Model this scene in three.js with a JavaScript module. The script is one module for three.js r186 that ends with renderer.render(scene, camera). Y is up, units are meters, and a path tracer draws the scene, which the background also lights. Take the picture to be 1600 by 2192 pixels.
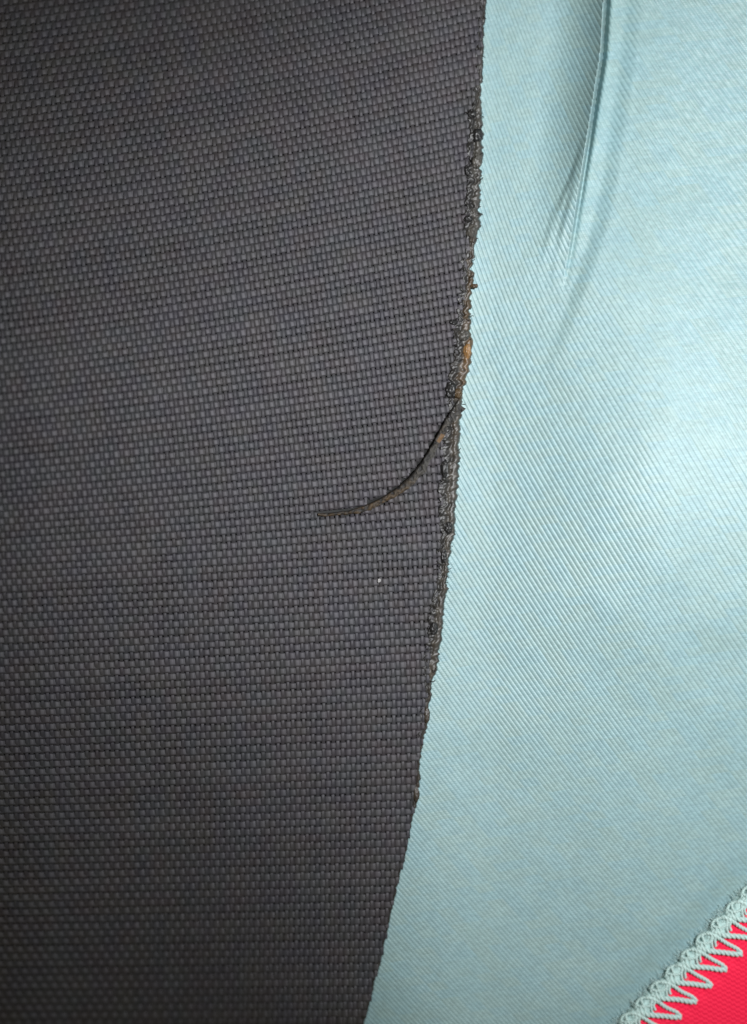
import * as THREE from 'three';
import { mergeGeometries } from 'three/addons/utils/BufferGeometryUtils.js';

// ---------------------------------------------------------------- camera, light, exposure
// Plan coordinates: 20 plan units = 1 mm on the cloth, origin at its upper left; heights in mm above the support.
const VIEW = 180, PER = 20, CX = 800, CZ = 1096;
const scene = new THREE.Scene();
scene.background = new THREE.Color().setRGB(0.072, 0.063, 0.026);
const camera = new THREE.PerspectiveCamera(2 * Math.atan(CZ / PER / VIEW) * 180 / Math.PI, 747 / 1024, 0.02, 5);
camera.position.set(0, VIEW / 1000, 0); camera.up.set(0, 0, -1); camera.focus = 0.1725; camera.userData.fStop = 11; camera.lookAt(0, 0, 0);
scene.add(camera);
const renderer = new THREE.WebGLRenderer({ antialias: true });
renderer.toneMapping = THREE.LinearToneMapping; renderer.toneMappingExposure = 1;
renderer.shadowMap.enabled = true;
renderer.setSize(747, 1024);

const lamp = new THREE.SpotLight(new THREE.Color().setRGB(0.98, 1.0, 1.02), 0.213, 0, 0.5, 1, 2);
lamp.position.set(0.07, 0.19, -0.03);
lamp.target.position.set(0.029, 0, -0.011);
lamp.castShadow = true; lamp.shadow.radius = 0.3;
scene.add(lamp, lamp.target);

// ---------------------------------------------------------------- helpers
let seed = 7;
const rnd = () => { seed = (seed * 1664525 + 1013904223) >>> 0; return seed / 4294967296; };
const hash = (x, y, z) => { let h = (x * 374761393 + y * 668265263 + z * 1274126177) | 0; h = Math.imul(h ^ (h >>> 13), 1274126177); return ((h ^ (h >>> 16)) >>> 0) / 4294967296; };
const sm = t => t * t * (3 - 2 * t);
const clamp = (x, a = 0, b = 1) => Math.min(b, Math.max(a, x));
const step = (a, b, x) => sm(clamp((x - a) / (b - a)));
const mix = (a, b, t) => a + (b - a) * t;
function noise(x, y, z = 0) {
  const i = Math.floor(x), j = Math.floor(y), k = Math.floor(z), u = sm(x - i), v = sm(y - j), w = sm(z - k);
  const l = (dz) => mix(mix(hash(i, j, k + dz), hash(i + 1, j, k + dz), u), mix(hash(i, j + 1, k + dz), hash(i + 1, j + 1, k + dz), u), v);
  return mix(l(0), l(1), w) * 2 - 1;
}
const fbm = (x, y, z = 0) => noise(x, y, z) * 0.55 + noise(x * 2.1, y * 2.1, z + 5) * 0.3 + noise(x * 4.3, y * 4.3, z + 9) * 0.15;
function table(pts) { // smooth interpolation through [key, value] pairs
  return (q) => {
    if (q <= pts[0][0]) return pts[0][1];
    for (let i = 1; i < pts.length; i++) if (q <= pts[i][0]) {
      const [a, b] = [pts[i - 1], pts[i]]; return mix(b[1], a[1], (b[0] - q) / (b[0] - a[0]));
    }
    return pts[pts.length - 1][1];
  };
}
const W = (px, py, h, out, o) => { const s = (VIEW - h) / VIEW / PER / 1000; out[o] = (px - CX) * s; out[o + 1] = h / 1000; out[o + 2] = (py - CZ) * s; };
const V = (px, py, h) => { const a = [0, 0, 0]; W(px, py, h, a, 0); return new THREE.Vector3(...a); };
function build(pos, idx, uv, col) {
  const g = new THREE.BufferGeometry();
  g.setAttribute('position', new THREE.BufferAttribute(new Float32Array(pos), 3));
  if (uv) g.setAttribute('uv', new THREE.BufferAttribute(new Float32Array(uv), 2));
  if (col) g.setAttribute('color', new THREE.BufferAttribute(new Float32Array(col), 3));
  g.setIndex(idx); g.computeVertexNormals();
  return g;
}
function part(name, g, m, parent, extra) {
  const o = new THREE.Mesh(g, m); o.name = name; o.castShadow = o.receiveShadow = true;
  if (extra) Object.assign(o.userData, extra);
  parent.add(o); return o;
}
function thing(name, label, category) {
  const o = new THREE.Group(); o.name = name; o.userData = { label, category }; scene.add(o); return o;
}
function texture(n, f, srgb) {
  const d = new Uint8Array(n * n * 4);
  for (let y = 0; y < n; y++) for (let x = 0; x < n; x++) { const c = f(x, y), o = (y * n + x) * 4; for (let k = 0; k < 3; k++) d[o + k] = clamp(Array.isArray(c) ? c[k] : c) * 255; d[o + 3] = 255; }
  const t = new THREE.DataTexture(d, n, n); t.wrapS = t.wrapT = THREE.RepeatWrapping; t.magFilter = THREE.LinearFilter; t.minFilter = THREE.LinearFilter;
  if (srgb) t.colorSpace = THREE.SRGBColorSpace; t.needsUpdate = true; return t;
}

// ---------------------------------------------------------------- the lie of the cloths
// a soft ridge runs across the middle; the left part climbs towards the viewer's left
const bulge = (x, y) => -10 * ((y - 930) / 930) ** 2 * step(0, 900, 1010 - x) + 10 * Math.exp(-(((y - 930) / (y < 930 ? 1750 : 1400)) ** 2)) - 5 + 9 * Math.pow(clamp((1060 - x) / 1060, 0, 1.3), 1.25);
const creaseX = table([[-300, 1318], [0, 1294], [120, 1286], [200, 1273], [290, 1259], [370, 1246], [450, 1233], [520, 1222], [640, 1200]]);
const valleyX = table([[-300, 1400], [0, 1358], [120, 1345], [220, 1331], [340, 1313], [420, 1300], [480, 1286], [580, 1255], [660, 1226], [740, 1196], [800, 1168], [880, 1130]]);
const wrinkles = [[285, 475, table([[250, 1266], [330, 1240], [385, 1222], [420, 1205], [500, 1180]]), 0.36], [365, 540, table([[380, 1232], [420, 1222], [470, 1208], [515, 1196], [600, 1182]]), 0.27], [420, 560, table([[420, 1194], [480, 1178], [560, 1160]]), 0.16], [430, 560, table([[440, 1236], [520, 1224], [640, 1204]]), 0.17]];
const segDist = (x, y, line) => { // distance to a polyline, place along it 0..1
  let best = 1e9, at = 0;
  for (let i = 0; i + 1 < line.length; i++) {
    const [ax, ay] = line[i], [bx, by] = line[i + 1], dx = bx - ax, dy = by - ay;
    const t = clamp(((x - ax) * dx + (y - ay) * dy) / (dx * dx + dy * dy)), d = Math.hypot(x - ax - dx * t, y - ay - dy * t);
    if (d < best) { best = d; at = (i + t) / (line.length - 1); }
  }
  return [best, at];
};
// the corner panel's edge: s runs up along it, t runs inward
const E0 = [1331, 2183], ES = [0.69, -0.724], ET = [0.724, 0.69];
const toST = (x, y) => [(x - E0[0]) * ES[0] + (y - E0[1]) * ES[1], (x - E0[0]) * ET[0] + (y - E0[1]) * ET[1]];
const fromST = (s, t) => [E0[0] + ES[0] * s + ET[0] * t, E0[1] + ES[1] * s + ET[1] * t];
function lining(x, y) {
  let h = bulge(x, y);
  if (y < 900) {
    const c = creaseX(y), v = valleyX(y), a = 1 - step(190, 640, y), b = 1 - step(500, 880, y);
    const foldW = 118;
    if (x < c) h += 3.9 * a * Math.pow(clamp((x - c + foldW) / foldW), 2.2);
    else {
      h += 3.9 * a * (1 - step(c, c + 4, x));
      h -= 1.1 * a * Math.exp(-(((x - c - 6) / 5) ** 2));
      h -= 0.3 * a * (1 - step(c + 4, c + 20, x));
    }
    h += 0.5 * b * step(v - 20, v + 20, x) * (1 - step(v + 60, v + 460, x));
    for (const [y0, y1, w, k] of wrinkles) if (y > y0 && y < y1) { // small pleats, each a low step
      const l = w(y); h += k * Math.sin(Math.PI * (y - y0) / (y1 - y0)) * step(l - 8, l + 5, x) * (1 - step(l + 6, l + 42, x));
    }
    if (y > 350) h += 0.05 * fbm(x / 14, y / 40, 3) * Math.exp(-(((x - 1200) / 60) ** 2) - (((y - 560) / 130) ** 2));
  }
  h += 0.26 * fbm(x / 230, y / 250, 1) + 4.6 * step(930, 1440, x) * Math.exp(-(((y - 1060) / 540) ** 2));
  if (x > 1150 && y > 1650) { const [, t] = toST(x, y); h -= 0.45 * step(-75, -4, t); }
  return h;
}
const edgeX = table([[-300, 1046], [0, 1040], [60, 1036], [150, 1033], [250, 1030], [340, 1031], [420, 1028], [480, 1025], [520, 1017], [560, 1011], [600, 1009], [640, 1008], [700, 1004], [735, 1009], [765, 1009], [800, 1000], [840, 991], [900, 985], [960, 983], [1050, 979], [1110, 972], [1140, 972], [1165, 965], [1240, 958], [1340, 947], [1420, 934], [1470, 922], [1510, 919], [1545, 918], [1575, 908], [1610, 902], [1660, 897], [1690, 898], [1725, 890], [1760, 882], [1830, 868], [1900, 850], [1980, 832], [2060, 815], [2130, 795], [2192, 778], [2500, 690]]);
const meltW = table([[-300, 8], [0, 8], [150, 10], [215, 18], [250, 25], [340, 26], [420, 27], [490, 26], [525, 15], [600, 17], [640, 21], [700, 28], [760, 34], [840, 31], [885, 21], [950, 36], [1000, 34], [1100, 32], [1160, 23], [1250, 22], [1350, 30], [1420, 19], [1490, 9], [1530, 15], [1590, 7], [1690, 13], [1740, 6], [2192, 6], [2500, 6]]);
const slit = [[681, 1100], [712, 1098], [745, 1094], [775, 1085], [803, 1073], [830, 1058], [853, 1043], [872, 1026], [890, 1007], [905, 985], [920, 961], [935, 935], [948, 908], [960, 888], [978, 862]];
function slitSide(x, y) { // [distance, along 0..1, +1 below / -1 above]
  let best = 1e9, at = 0, side = 1;
  for (let i = 0; i + 1 < slit.length; i++) {
    const [ax, ay] = slit[i], [bx, by] = slit[i + 1], dx = bx - ax, dy = by - ay;
    const t = clamp(((x - ax) * dx + (y - ay) * dy) / (dx * dx + dy * dy)), ex = x - ax - dx * t, ey = y - ay - dy * t, d = Math.hypot(ex, ey);
    if (d < best) { best = d; at = (i + t) / (slit.length - 1); side = dx * ey - dy * ex > 0 ? 1 : -1; }
  }
  return [best, at, side];
}
function panel(x, y) { // mid-height of the dark cloth
  let h = bulge(x, y) + 0.95 + 0.22 * fbm(x / 330, y / 300, 7);
  if (x > 560 && x < 1010 && y > 780 && y < 1300) {
    const [d, t, s] = slitSide(x, y), k = Math.sin(Math.PI * clamp(0.08 + t * 0.75));
    if (s > 0) h += 0.55 * k * Math.exp(-d / 42); else h -= 0.22 * k * Math.exp(-d / 26);
  }
  return h;
}

// ---------------------------------------------------------------- teal lining: one twill sheet, its diagonal ribs modelled
{
  const rib = 10.3, sub = 6, ys = [];
  for (let y = -150; y < 900; y += 3.2) ys.push(y);
  for (let y = 900; y <= 2360; y += 11) ys.push(y);
  const i0 = ys.findIndex(y => y >= 900);
  const runY = table([[-200, 0.6], [0, 0.58], [500, 0.53], [900, 0.53], [1400, 0.68], [1900, 0.88], [2400, 0.98]]);
  const run = (x, y) => {
    return runY(y) + 0.23 * Math.tanh((x - valleyX(y) + 20) / 200) * (1 - step(550, 1150, y));
  };
  const n = Math.floor((3600 + 700) / rib) * sub, nr = ys.length;
  const xs = new Float32Array(n * nr);
  for (let k = 0; k < n; k++) {
    const u0 = -700 + (k / sub) * rib, x0 = u0 + 0.2 * 80 * Math.log(1 + Math.exp(clamp((u0 - 1180) / 80, -30, 30))) + 0.42 * 110 * Math.log(1 + Math.exp(clamp((u0 - 1560) / 110, -30, 30)));
    let x = x0;
    for (let r = i0; r < nr; r++) { if (r > i0) { const dy = ys[r] - ys[r - 1], m = x + run(x, ys[r - 1]) * dy / 2; x += run(m, (ys[r] + ys[r - 1]) / 2) * dy; } xs[k * nr + r] = x; }
    x = x0;
    for (let r = i0 - 1; r >= 0; r--) { const dy = ys[r] - ys[r + 1], m = x + run(x, ys[r + 1]) * dy / 2; x += run(m, (ys[r] + ys[r + 1]) / 2) * dy; xs[k * nr + r] = x; }
  }
  const id = new Int32Array(n * nr).fill(-1), pos = [], uv = [], idx = [];
  const inside = (k, r) => xs[k * nr + r] > 660 + Math.max(0, 1400 - ys[r]) * 0.14 && xs[k * nr + r] < 2080;
  const vert = (k, r) => {
    const q = k * nr + r; if (id[q] >= 0) return id[q];
    const f = (k % sub) / sub, row = Math.floor(k / sub), x = xs[q], y = ys[r];
    const wob = 0.85 + 0.22 * noise(x / 12, y / 12, row);
    const h = lining(x, y) + (0.072 + 0.075 * step(1200, 1420, x) * (1 - step(250, 850, y)) + 0.03 * (1 - step(1100, 1200, x)) * (1 - step(300, 900, y)) - 0.028 * step(1250, 1800, y) + 0.03 * Math.exp(-(((x - 1040) / 180) ** 2) - (((y - 1000) / 420) ** 2))) * Math.pow(Math.sin(Math.PI * f), 0.36 + 0.45 * step(1200, 1420, x) * (1 - step(250, 850, y))) * wob;
    const o = pos.length; pos.push(0, 0, 0); W(x, y, h, pos, o);
    uv.push((y * 1.2 / 5.0 + k / sub * 0.37) / 64, k / sub / 64);
    return id[q] = o / 3;
  };
  for (let k = 0; k + 1 < n; k++) for (let r = 0; r + 1 < nr; r++) {
    if (!inside(k, r) || !inside(k + 1, r) || !inside(k, r + 1) || !inside(k + 1, r + 1)) continue;
    const a = vert(k, r), b = vert(k + 1, r), c = vert(k, r + 1), d = vert(k + 1, r + 1);
    idx.push(a, c, b, b, c, d);
  }
  // one cell per yarn float: rounded bead relief with uneven strength
  const bead = texture(512, (x, y) => {
    const cx = Math.floor(x / 8), cy = Math.floor(y / 8), fx = (x % 8 + 0.5) / 8, fy = (y % 8 + 0.5) / 8;
    return Math.sqrt(Math.sin(Math.PI * fx) * Math.sin(Math.PI * fy)) * (0.6 + 0.4 * hash(cx, cy, 3));
  });
  const tint = texture(512, (x, y) => {
    const cx = Math.floor(x / 8), cy = Math.floor(y / 8), v = 0.93 + 0.07 * hash(cx, cy, 5), w = hash(cx >> 2, cy >> 2, 8) * 0.03;
    return [v - w, v, v - 0.02 + w];
  }, true);
  const m = new THREE.MeshPhysicalMaterial({ color: new THREE.Color().setRGB(0.25, 0.376, 0.394), map: tint, bumpMap: bead, bumpScale: 0.000024, roughness: 0.54, ior: 1.75 });
  const g = build(pos, idx, uv);
  const o = part('satin_lining', g, m, scene);
  o.userData = { label: 'pale teal satin twill lining with a pleated fold, lying beneath the dark woven panel', category: 'lining' };
  console.log('lining tris', idx.length / 3);
}

// ---------------------------------------------------------------- dark woven panel
const dark = thing('woven_panel', 'charcoal coarse woven fabric panel with a charred cut edge and a curved slit', 'fabric panel');
{
  const pw = 10.75, pf = 16.2; // warp and weft spacing
  const slope = table([[-300, -0.2], [0, -0.2], [650, -0.185], [950, -0.13], [1250, -0.06], [1700, -0.035], [2192, -0.005], [2500, 0]]);
  const bend = table([[-300, 0.00007], [500, 0.00006], [1200, 0.00001], [2500, 0]]);
  const lean = table([[-300, -150], [0, -118], [400, -68], [700, -29], [950, 0], [1150, 16], [1500, 26], [2000, 22], [2500, 10]]);
  const yOf = (Y, x) => Y + slope(Y) * (x - 520) - bend(Y) * (x - 520) ** 2;
  const at = (X, Y) => { let x = X, y = Y; for (let k = 0; k < 4; k++) { y = yOf(Y, x); x = X + lean(y); } return [x, y]; };
  const ring = [[1, -0.3], [0.86, 0.75], [0.5, 1], [-0.5, 1], [-0.86, 0.75], [-1, -0.3]];
  const nearSlit = (x, y) => x > 660 && x < 1000 && y > 840 && y < 1120 && (([d, t, s]) => d < (s > 0 ? 3.6 + 7.4 * Math.sin(Math.PI * Math.min(1, t * 1.05)) : 2.6 + 2.6 * Math.sin(Math.PI * t)))(slitSide(x, y));
  const ok = (x, y, jag) => x > -120 && y > -140 && y < 2340 && x < edgeX(y) - meltW(y) + 5 + jag && !nearSlit(x, y);
  const tone = (x, y, own) => { const n = 1 + 0.1 * fbm(x / 60, y / 60, 2) + own, q = noise(x / 34, y / 34, 12) * 0.07, p = noise(x / 26, y / 26, 30) * 0.1; return [n + q, n + p * 0.7, n - q]; };
  function yarn(points, hw, hh, own, jag) {
    const pos = [], col = [], idx = []; let prev = -1;
    for (let k = 0; k < points.length; k++) {
      const [x, y, h] = points[k];
      if (!ok(x, y, jag)) { prev = -1; continue; }
      const [ax, ay] = points[Math.max(0, k - 1)], [bx, by] = points[Math.min(points.length - 1, k + 1)];
      const l = Math.hypot(bx - ax, by - ay) || 1, nx = -(by - ay) / l, ny = (bx - ax) / l;
      const w = hw * (1 + 0.13 * noise(x / 9, y / 9, own * 90) + 0.12 * noise(x / 70, y / 70, own * 400)) * PER, base = pos.length / 3, c = tone(x, y, own);
      for (const [a, b] of ring) { const o = pos.length; pos.push(0, 0, 0); W(x + nx * a * w, y + ny * a * w, h + b * hh, pos, o); col.push(...c); }
      if (prev >= 0) for (let e = 0; e < 5; e++) { const f = e + 1; idx.push(prev + e, base + e, prev + f, prev + f, base + e, base + f); }
      prev = base;
    }
    return idx.length ? build(pos, idx, null, col) : null;
  }
  const yarnMat = new THREE.MeshPhysicalMaterial({ color: new THREE.Color().setRGB(0.0335, 0.032, 0.0355), vertexColors: true, roughness: 0.6, ior: 1.55, specularColor: new THREE.Color().setRGB(0.97, 0.94, 1) });
  const sgn = (c) => Math.sign(c) * Math.pow(Math.min(1, Math.abs(c) * 1.5), 0.7);
  let tris = 0;
  for (let i = -30; i < 130; i++) { // lengthwise yarns
    const X = i * pw + (rnd() - 0.5) * 1.7, own = (rnd() - 0.5) * 0.3, jag = (rnd() - 0.5) * 2, pts = [];
    for (let q = -44; q <= 620; q++) {
      const j = q / 4, [x, y] = at(X, j * pf);
      if (x < -200 || x > 1060 || y < -200 || y > 2380) { pts.push([-9999, 0, 0]); continue; }
      pts.push([x, y, panel(x, y) + 0.08 * sgn(Math.cos(Math.PI * (i + j))) + 0.022 * noise(x / 9, y / 9, 40)]);
    }
    const g = yarn(pts, 0.195, 0.095, own, jag); if (g) { part('warp_yarn', g, yarnMat, dark); tris += g.index.count / 3; }
  }
  for (let j = -24; j < 180; j++) { // crosswise yarns
    const Y = j * pf + (rnd() - 0.5) * 1.3, own = (rnd() - 0.5) * 0.3, jag = (rnd() - 0.5) * 9, pts = [];
    for (let q = -120; q <= 720; q++) {
      const i = q / 6, [x, y] = at(i * pw, Y);
      if (x < -200 || x > 1060 || y < -200 || y > 2380) { pts.push([-9999, 0, 0]); continue; }
      pts.push([x, y, panel(x, y) - 0.055 * sgn(Math.cos(Math.PI * (i + j))) + 0.022 * noise(x / 9, y / 9, 60)]);
    }
    const g = yarn(pts, 0.385, 0.12, own, jag); if (g) { part('weft_yarn', g, yarnMat, dark); tris += g.index.count / 3; }
  }
  console.log('yarn tris', tris);

  // coated backing under the yarns
  {
    const pos = [], idx = [], nu = 70, ys = []; for (let y = -175; y <= 2365; y += 10) ys.push(y);
    for (const y of ys) for (let u = 0; u <= nu; u++) { const x = mix(-175, edgeX(y) - 5, Math.pow(u / nu, 0.7)), o = pos.length; pos.push(0, 0, 0); W(x, y, panel(x, y) - 0.27, pos, o); }
    for (let r = 0; r + 1 < ys.length; r++) for (let u = 0; u < nu; u++) { const a = r * (nu + 1) + u, c = a + nu + 1; idx.push(a, c, a + 1, a + 1, c, c + 1); }
    part('coated_backing', build(pos, idx), new THREE.MeshStandardMaterial({ color: new THREE.Color().setRGB(0.012, 0.012, 0.012), roughness: 0.8 }), dark);
  }

  const meltMat = new THREE.MeshPhysicalMaterial({ color: 0xffffff, vertexColors: true, roughness: 0.48, ior: 1.55 });
  const lipMat = meltMat.clone(); lipMat.roughness = 0.68; lipMat.ior = 1.45;
  const coal = [0.009, 0.0085, 0.009], ash = [0.05, 0.046, 0.04], brown = [0.062, 0.038, 0.017], amber = [0.19, 0.1, 0.035];
  const lerp3 = (a, b, t) => a.map((v, k) => mix(v, b[k], t));
  // melted bead along the cut: an uneven ridge, dark lip towards the weave, paler outer strip
  {
    const pos = [], col = [], idx = [], nu = 15, ys = []; for (let y = -170; y <= 2360; y += 2.2) ys.push(y);
    const browned = table([[-300, 0], [480, 0], [540, 0.75], [640, 0.9], [740, 1], [800, 0.8], [880, 0.55], [950, 0.25], [1100, 0.15], [1420, 0.25], [1500, 0.4], [1700, 0.6], [1760, 0.1], [2500, 0]]);
    const lump = table([[-300, 0.2], [180, 0.25], [250, 0.55], [490, 0.6], [540, 0.35], [700, 0.55], [860, 0.6], [1000, 0.5], [1380, 0.45], [1500, 0.2], [2500, 0.16]]);
    for (const y of ys) {
      const e = edgeX(y), jr = 1 + 4 * noise(y / 9, 1.5) + 3 * noise(y / 4, 7.7) + 4 * Math.max(0, noise(y / 21, 3.1)), jl = -3 + 7 * noise(y / 13, 9.2) + 4.5 * noise(y / 5, 4.4);
      const right = e + jr * clamp(meltW(y) / 14, 0.35, 1), left = e - meltW(y) - 3 + jl * clamp(meltW(y) / 16, 0.3, 1);
      for (let u = 0; u <= nu; u++) {
        const t = u / nu, x = mix(left, right, t), p = panel(Math.min(x, e), y), arch = Math.sin(Math.PI * clamp(0.12 + t * 0.88));
        const n = fbm(x / 7, y / 9, 21), n2 = noise(x / 3.2, y / 3.4, 31), n3 = noise(x / 16, y / 40, 51);
        const two = Math.exp(-(((t - 0.52 - 0.12 * n3) / 0.11) ** 2)); // groove between lip and strip
        let h = p + 0.02 + lump(y) * (0.35 * Math.pow(arch, 0.6) + 0.42 * n * arch + 0.16 * n2 * arch - 0.36 * two);
        if (u === nu) h = p - 0.75; else if (u === 0) h = p - 0.3; else if (u === nu - 1) h = Math.min(h, p + 0.02);
        const o = pos.length; pos.push(0, 0, 0); W(x, y, h, pos, o);
        const outer = step(0.38, 0.62, t + 0.14 * n), b = browned(y) * clamp(0.45 + 0.9 * noise(x / 12, y / 24, 71) + 0.4 * outer);
        let c = lerp3(coal, lerp3(ash, brown, b), clamp(0.12 + outer * (y > 180 && y < 1460 ? 0.85 : 0.3) * (0.75 + 0.5 * n)));
        const am = Math.exp(-(((y - 752) / 26) ** 2)) * step(0.55, 0.8, t) + 0.35 * Math.exp(-(((y - 800) / 30) ** 2)) * step(0.4, 0.7, t);
        c = lerp3(c, amber, clamp(am * (0.4 + 0.8 * n2)));
        col.push(...c);
      }
    }
    for (let r = 0; r + 1 < ys.length; r++) for (let u = 0; u < nu; u++) { const a = r * (nu + 1) + u, c = a + nu + 1; idx.push(a, c, a + 1, a + 1, c, c + 1); }
    part('melted_edge', build(pos, idx, null, col), meltMat, dark, { label: 'charred and browned melted edge along the cut' });
  }
  // lip of the slit
  {
    const pos = [], col = [], idx = [], nu = 8, N = 190;
    const wid = table([[0, 3], [0.12, 8], [0.3, 13], [0.45, 14], [0.6, 16], [0.75, 14], [0.88, 13], [1, 20]]);
    for (let k = 0; k <= N; k++) {
      const q = k / N * (slit.length - 1), i = Math.min(slit.length - 2, Math.floor(q)), f = q - i;
      const x = mix(slit[i][0], slit[i + 1][0], f), y = mix(slit[i][1], slit[i + 1][1], f);
      const A = slit[Math.max(0, i - 1)], B = slit[Math.min(slit.length - 1, i + 2)], l = Math.hypot(B[0] - A[0], B[1] - A[1]);
      const nx = -(B[1] - A[1]) / l, ny = (B[0] - A[0]) / l, w = 1.14 * wid(k / N) + 3.4 * noise(k / 6, 2.2);
      for (let u = 0; u <= nu; u++) {
        const t = u / nu, a = x + nx * (t * w - 1 + 1.2 * noise(k / 4, 8)), b = y + ny * (t * w - 1);
        const n = fbm(a / 6, b / 6, 81), n2 = noise(a / 3, b / 3, 91);
        let h = panel(x + nx * 6, y + ny * 6) + 0.13 + (0.13 * Math.sin(Math.PI * clamp(t * 0.95 + 0.05)) + 0.15 * n + 0.09 * n2) * Math.min(1, k / 12);
        if (u === 0) h -= 0.5;
        const o = pos.length; pos.push(0, 0, 0); W(a, b, h, pos, o);
        const br = clamp((1 - step(0.38, 0.62, k / N)) * (0.75 + 0.5 * n) + 0.5 * Math.exp(-(((k / N - 0.8) / 0.05) ** 2)));
        let c = lerp3(coal, lerp3(ash, brown, br), clamp(0.3 + 0.9 * n + 0.2 * n2 + 0.3 * t));
        if (Math.abs(k / N - 0.79) < 0.025 && t > 0.4) c = lerp3(c, amber, 0.5);
        col.push(...c);
      }
    }
    for (let r = 0; r < N; r++) for (let u = 0; u < nu; u++) { const a = r * (nu + 1) + u, c = a + nu + 1; idx.push(a, a + 1, c, a + 1, c + 1, c); }
    part('slit_lip', build(pos, idx, null, col), lipMat, dark, { label: 'brown scorched lip of the curved slit' });
  }
  // separate blobs of melt
  const blob = (x, y, rx, ry, rz, c, s) => {
    const g = new THREE.IcosahedronGeometry(1, 4), p = g.attributes.position, col = [], C = V(x, y, panel(x, y) + 0.12);
    for (let k = 0; k < p.count; k++) {
      const a = p.getX(k), b = p.getY(k), d = p.getZ(k), n = 1 + 0.34 * fbm(a * 1.7 + s, b * 1.7, d * 1.7) + 0.12 * noise(a * 6, b * 6, d * 6 + s);
      p.setXYZ(k, C.x + a * rx * n / 1.55e4, C.y + b * rz * n / 800, C.z + d * ry * n / 1.7e4);
      const v = 1 + 0.5 * noise(a * 4, b * 4, d * 4 + s); col.push(c[0] * v, c[1] * v, c[2] * v);
    }
    g.setAttribute('color', new THREE.BufferAttribute(new Float32Array(col), 3)); g.deleteAttribute('uv');
    g.computeVertexNormals(); part('melted_bead', g, meltMat, dark);
  };
  blob(1010, 243, 7, 8, 0.3, coal, 1); blob(1000, 365, 5, 9, 0.3, coal, 2); blob(1003, 468, 7, 6, 0.28, coal, 3);
  blob(1010, 495, 9, 13, 0.4, ash, 4); blob(1021, 345, 8, 14, 0.38, ash, 5); blob(971, 690, 7, 5, 0.3, coal, 6);
  blob(964, 835, 9, 15, 0.42, coal, 7); blob(1001, 752, 6, 13, 0.2, amber, 8); blob(981, 843, 7, 9, 0.4, brown, 9);
  blob(992, 718, 9, 10, 0.38, ash, 10); blob(960, 1130, 6, 12, 0.3, coal, 11); blob(928, 1345, 7, 12, 0.3, coal, 12); blob(892, 1700, 5, 14, 0.16, [0.03, 0.022, 0.014], 13);
  blob(1016, 612, 6, 4, 0.22, brown, 14); blob(951, 1003, 7, 16, 0.35, coal, 15); blob(914, 1530, 5, 13, 0.16, [0.03, 0.022, 0.014], 16); blob(1022, 290, 8, 12, 0.35, coal, 17); blob(950, 1190, 5, 12, 0.25, coal, 18);
  // stray singed fibres at the cut
  const wisps = [];
  const wisp = (x, y, dx, dy, l) => {
    const c = [0, 1, 2, 3].map(k => V(x + dx * l * k / 3 + (rnd() - 0.5) * 3, y + dy * l * k / 3 + (rnd() - 0.5) * 3, panel(Math.min(x, edgeX(y)), y) + 0.25 + (rnd() - 0.4) * 0.4));
    return new THREE.TubeGeometry(new THREE.CatmullRomCurve3(c), 8, 0.00003 + rnd() * 0.00003, 4);
  };
  for (let k = 0; k < 95; k++) { const y = -100 + rnd() * 1750, left = rnd() < 0.6; wisps.push(wisp(left ? edgeX(y) - meltW(y) : edgeX(y) - 2, y, left ? -0.8 + rnd() : 0.7, (rnd() - 0.5) * 1.6, 5 + rnd() * 10)); }
  part('singed_fibres', mergeGeometries(wisps), new THREE.MeshStandardMaterial({ color: new THREE.Color().setRGB(0.03, 0.027, 0.025), roughness: 0.6 }), dark, { kind: 'stuff' });
}

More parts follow.
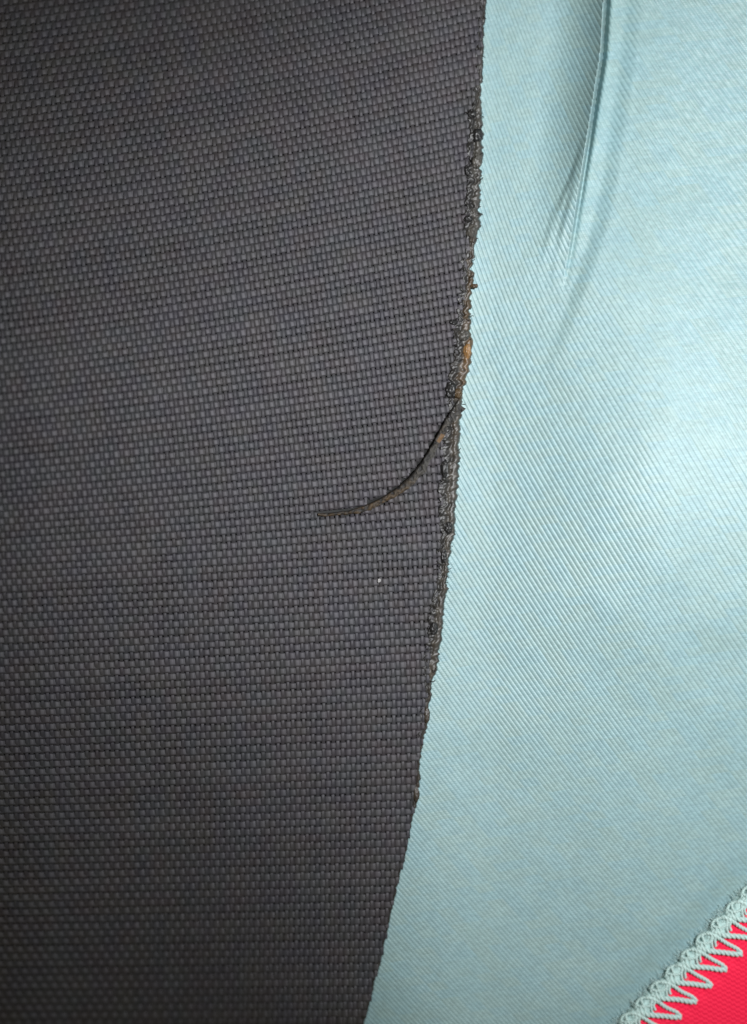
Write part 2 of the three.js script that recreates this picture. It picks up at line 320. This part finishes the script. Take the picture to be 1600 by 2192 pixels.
// ---------------------------------------------------------------- red corner panel with overlocked edge
const red = thing('red_panel', 'bright red fabric panel in the lower right corner, edged with pale teal overlock stitching', 'fabric panel');
{
  const lift = (s, t) => { const [x, y] = fromST(s, t); return bulge(x, y) - 0.35 + 0.9 * step(-6, 30, t) + 0.12 * noise(x / 90, y / 90, 5); };
  // cloth
  {
    const pos = [], uv = [], idx = [], ss = [], ts = [];
    for (let s = -420; s <= 760; s += 7) ss.push(s);
    for (let t = 8; t <= 560; t += t < 60 ? 4 : 9) ts.push(t);
    for (const s of ss) for (const t of ts) {
      const [x, y] = fromST(s, t), k = (s + 4700) % 47, o = pos.length;
      pos.push(0, 0, 0); W(x, y, lift(s, t) + 0.18 - 0.2 * Math.exp(-(((k - 23) / 9) ** 2) - (((t - 86) / 12) ** 2)), pos, o); uv.push(x / 160, y / 160);
    }
    for (let a = 0; a + 1 < ss.length; a++) for (let b = 0; b + 1 < ts.length; b++) { const p = a * ts.length + b, q = p + ts.length; idx.push(p, p + 1, q, p + 1, q + 1, q); }
    const knit = texture(256, (x, y) => { const u = x / 16, v = y / 16; return 0.5 + 0.3 * Math.sin(u * Math.PI * 2) * Math.sin((v + (Math.floor(u) % 2) * 0.5) * Math.PI * 2) + 0.2 * (hash(x >> 2, y >> 2, 3) - 0.5); });
    part('cloth', build(pos, idx, uv), new THREE.MeshPhysicalMaterial({ color: new THREE.Color().setRGB(0.95, 0.006, 0.062), roughness: 0.75, bumpMap: knit, bumpScale: 0.0001 }), red);
  }
  const thread = new THREE.MeshPhysicalMaterial({ color: new THREE.Color().setRGB(0.5, 0.655, 0.63), roughness: 0.55, sheen: 0.4, sheenColor: new THREE.Color(1, 1, 1), sheenRoughness: 0.4 });
  const core = new THREE.MeshPhysicalMaterial({ color: new THREE.Color().setRGB(0.45, 0.62, 0.6), roughness: 0.7 });
  // raw edge of the seam allowance under the threads
  {
    const pos = [], idx = [], nu = 10, ss = []; for (let s = -420; s <= 760; s += 3) ss.push(s);
    for (const s of ss) for (let u = 0; u <= nu; u++) {
      const t = mix(-2 + 3 * noise(s / 8, 3) + 2 * noise(s / 3, 5), 43 + 2.5 * noise(s / 9, 8) + 4 * Math.cos(s / 47 * 2 * Math.PI), u / nu), o = pos.length, [x, y] = fromST(s, t);
      pos.push(0, 0, 0); W(x, y, lift(s, 34) - 0.9 + 1.34 * Math.pow(Math.sin(Math.PI * clamp(0.02 + 0.96 * u / nu)), 0.6) + 0.12 * noise(s / 5, t / 4, 2) + 0.06 * noise(s / 2.2, t / 2.2, 6), pos, o);
    }
    for (let a = 0; a + 1 < ss.length; a++) for (let b = 0; b < nu; b++) { const p = a * (nu + 1) + b, q = p + nu + 1; idx.push(p, p + 1, q, p + 1, q + 1, q); }
    part('overcast_edge', build(pos, idx), core, red);
  }
  // twisted two-ply cord through [s, t, height] points
  const cord = (pts, r, twist) => {
    const curve = new THREE.CatmullRomCurve3(pts.map(([s, t, h]) => { const [x, y] = fromST(s, t); return V(x, y, lift(s, Math.max(t, 30)) + h); }));
    const L = curve.getLength() * 1000, n = Math.ceil(L / 0.09), fr = curve.computeFrenetFrames(n, false), out = [];
    for (const ph of [0, Math.PI]) {
      const p = []; for (let k = 0; k <= n; k++) { const a = ph + k / n * L / twist * 2 * Math.PI, q = curve.getPointAt(k / n); q.addScaledVector(fr.normals[k], Math.cos(a) * r * 0.62 / 1000).addScaledVector(fr.binormals[k], Math.sin(a) * r * 0.62 / 1000); p.push(q); }
      out.push(new THREE.TubeGeometry(new THREE.CatmullRomCurve3(p), n, r * 0.72 / 1000, 6));
    }
    return mergeGeometries(out);
  };
  for (let k = -6; k < 14; k++) {
    const s = 279 - 47 * 5 + 47 * k, j = () => (rnd() - 0.5) * 4;
    const tip = 88 + j();
    part('needle_stitch', mergeGeometries([
      cord([[s - 52 + j(), 12, 0.38], [s - 44, 32 + j() / 2, 0.5], [s - 25 + j() / 2, 56, 0.44], [s - 6, tip - 7, 0.28], [s + 1, tip, 0.06]], 0.235, 1.0),
      cord([[s - 16 + j(), 4, 0.3], [s - 10, 24, 0.5], [s - 5 + j() / 2, 50, 0.4], [s + 2, tip - 14, 0.24], [s + 2, tip, 0.05]], 0.18, 0.8)]), thread, red);
    part('looper_stitch', mergeGeometries([
      cord([[s - 6, 27, 0.45], [s - 14 + j(), 13, 0.48], [s - 24, 1, 0.2], [s - 38 + j(), -3, 0.05], [s - 50, 4, 0.2], [s - 56, 14, 0.44]], 0.13, 0.6),
      cord([[s - 2, 8, 0.42], [s - 16 + j(), 17, 0.48], [s - 30, 30, 0.5], [s - 36, 41, 0.36]], 0.12, 0.6),
      cord([[s - 50, 30 + j(), 0.42], [s - 40, 20, 0.46], [s - 34 + j(), 6, 0.4], [s - 28, -2, 0.1]], 0.12, 0.55),
      cord([[s - 26, 38, 0.36], [s - 20 + j(), 28, 0.46], [s - 6, 22 + j(), 0.5], [s + 4, 10, 0.44]], 0.12, 0.5),
      cord([[s - 46, 2, 0.25], [s - 38 + j(), 15, 0.47], [s - 26, 22, 0.5], [s - 8, 19 + j(), 0.48]], 0.12, 0.55)]), thread, red);
  }
  const fuzz = [];
  for (let k = 0; k < 900; k++) {
    const s = -300 + rnd() * 900, t = k % 2 ? 4 + rnd() * 38 : -2 + rnd() * 12, l = (k % 2 ? rnd() - 0.4 : 0.6 + rnd()) * 13, d = (rnd() - 0.5) * 16;
    const c = [0, 1, 2].map(q => { const [x, y] = fromST(s + d * q / 2, t - l * q / 2); return V(x, y, lift(s, 30) + mix(k % 2 ? 0.5 : 0.15, k % 2 ? 0.45 : -0.35, q / 2) + rnd() * 0.2); });
    fuzz.push(new THREE.TubeGeometry(new THREE.CatmullRomCurve3(c), 5, 0.000022, 3));
  }
  part('fuzz', mergeGeometries(fuzz), thread, red, { kind: 'stuff' });
}

// ---------------------------------------------------------------- a speck of lint on the dark cloth
{
  const c = []; for (let k = 0; k < 9; k++) c.push(V(812 + Math.cos(k * 2.1) * 3.2 * (0.4 + rnd()), 1243 + Math.sin(k * 1.7) * 3.2 * (0.4 + rnd()), panel(812, 1243) + 0.28 + rnd() * 0.12));
  const o = part('lint_speck', new THREE.TubeGeometry(new THREE.CatmullRomCurve3(c), 60, 0.000055, 6), new THREE.MeshStandardMaterial({ color: new THREE.Color().setRGB(0.36, 0.35, 0.35), roughness: 0.9 }), scene);
  o.userData = { label: 'tiny white speck of lint on the dark woven panel below the slit', category: 'lint' };
}

renderer.render(scene, camera);
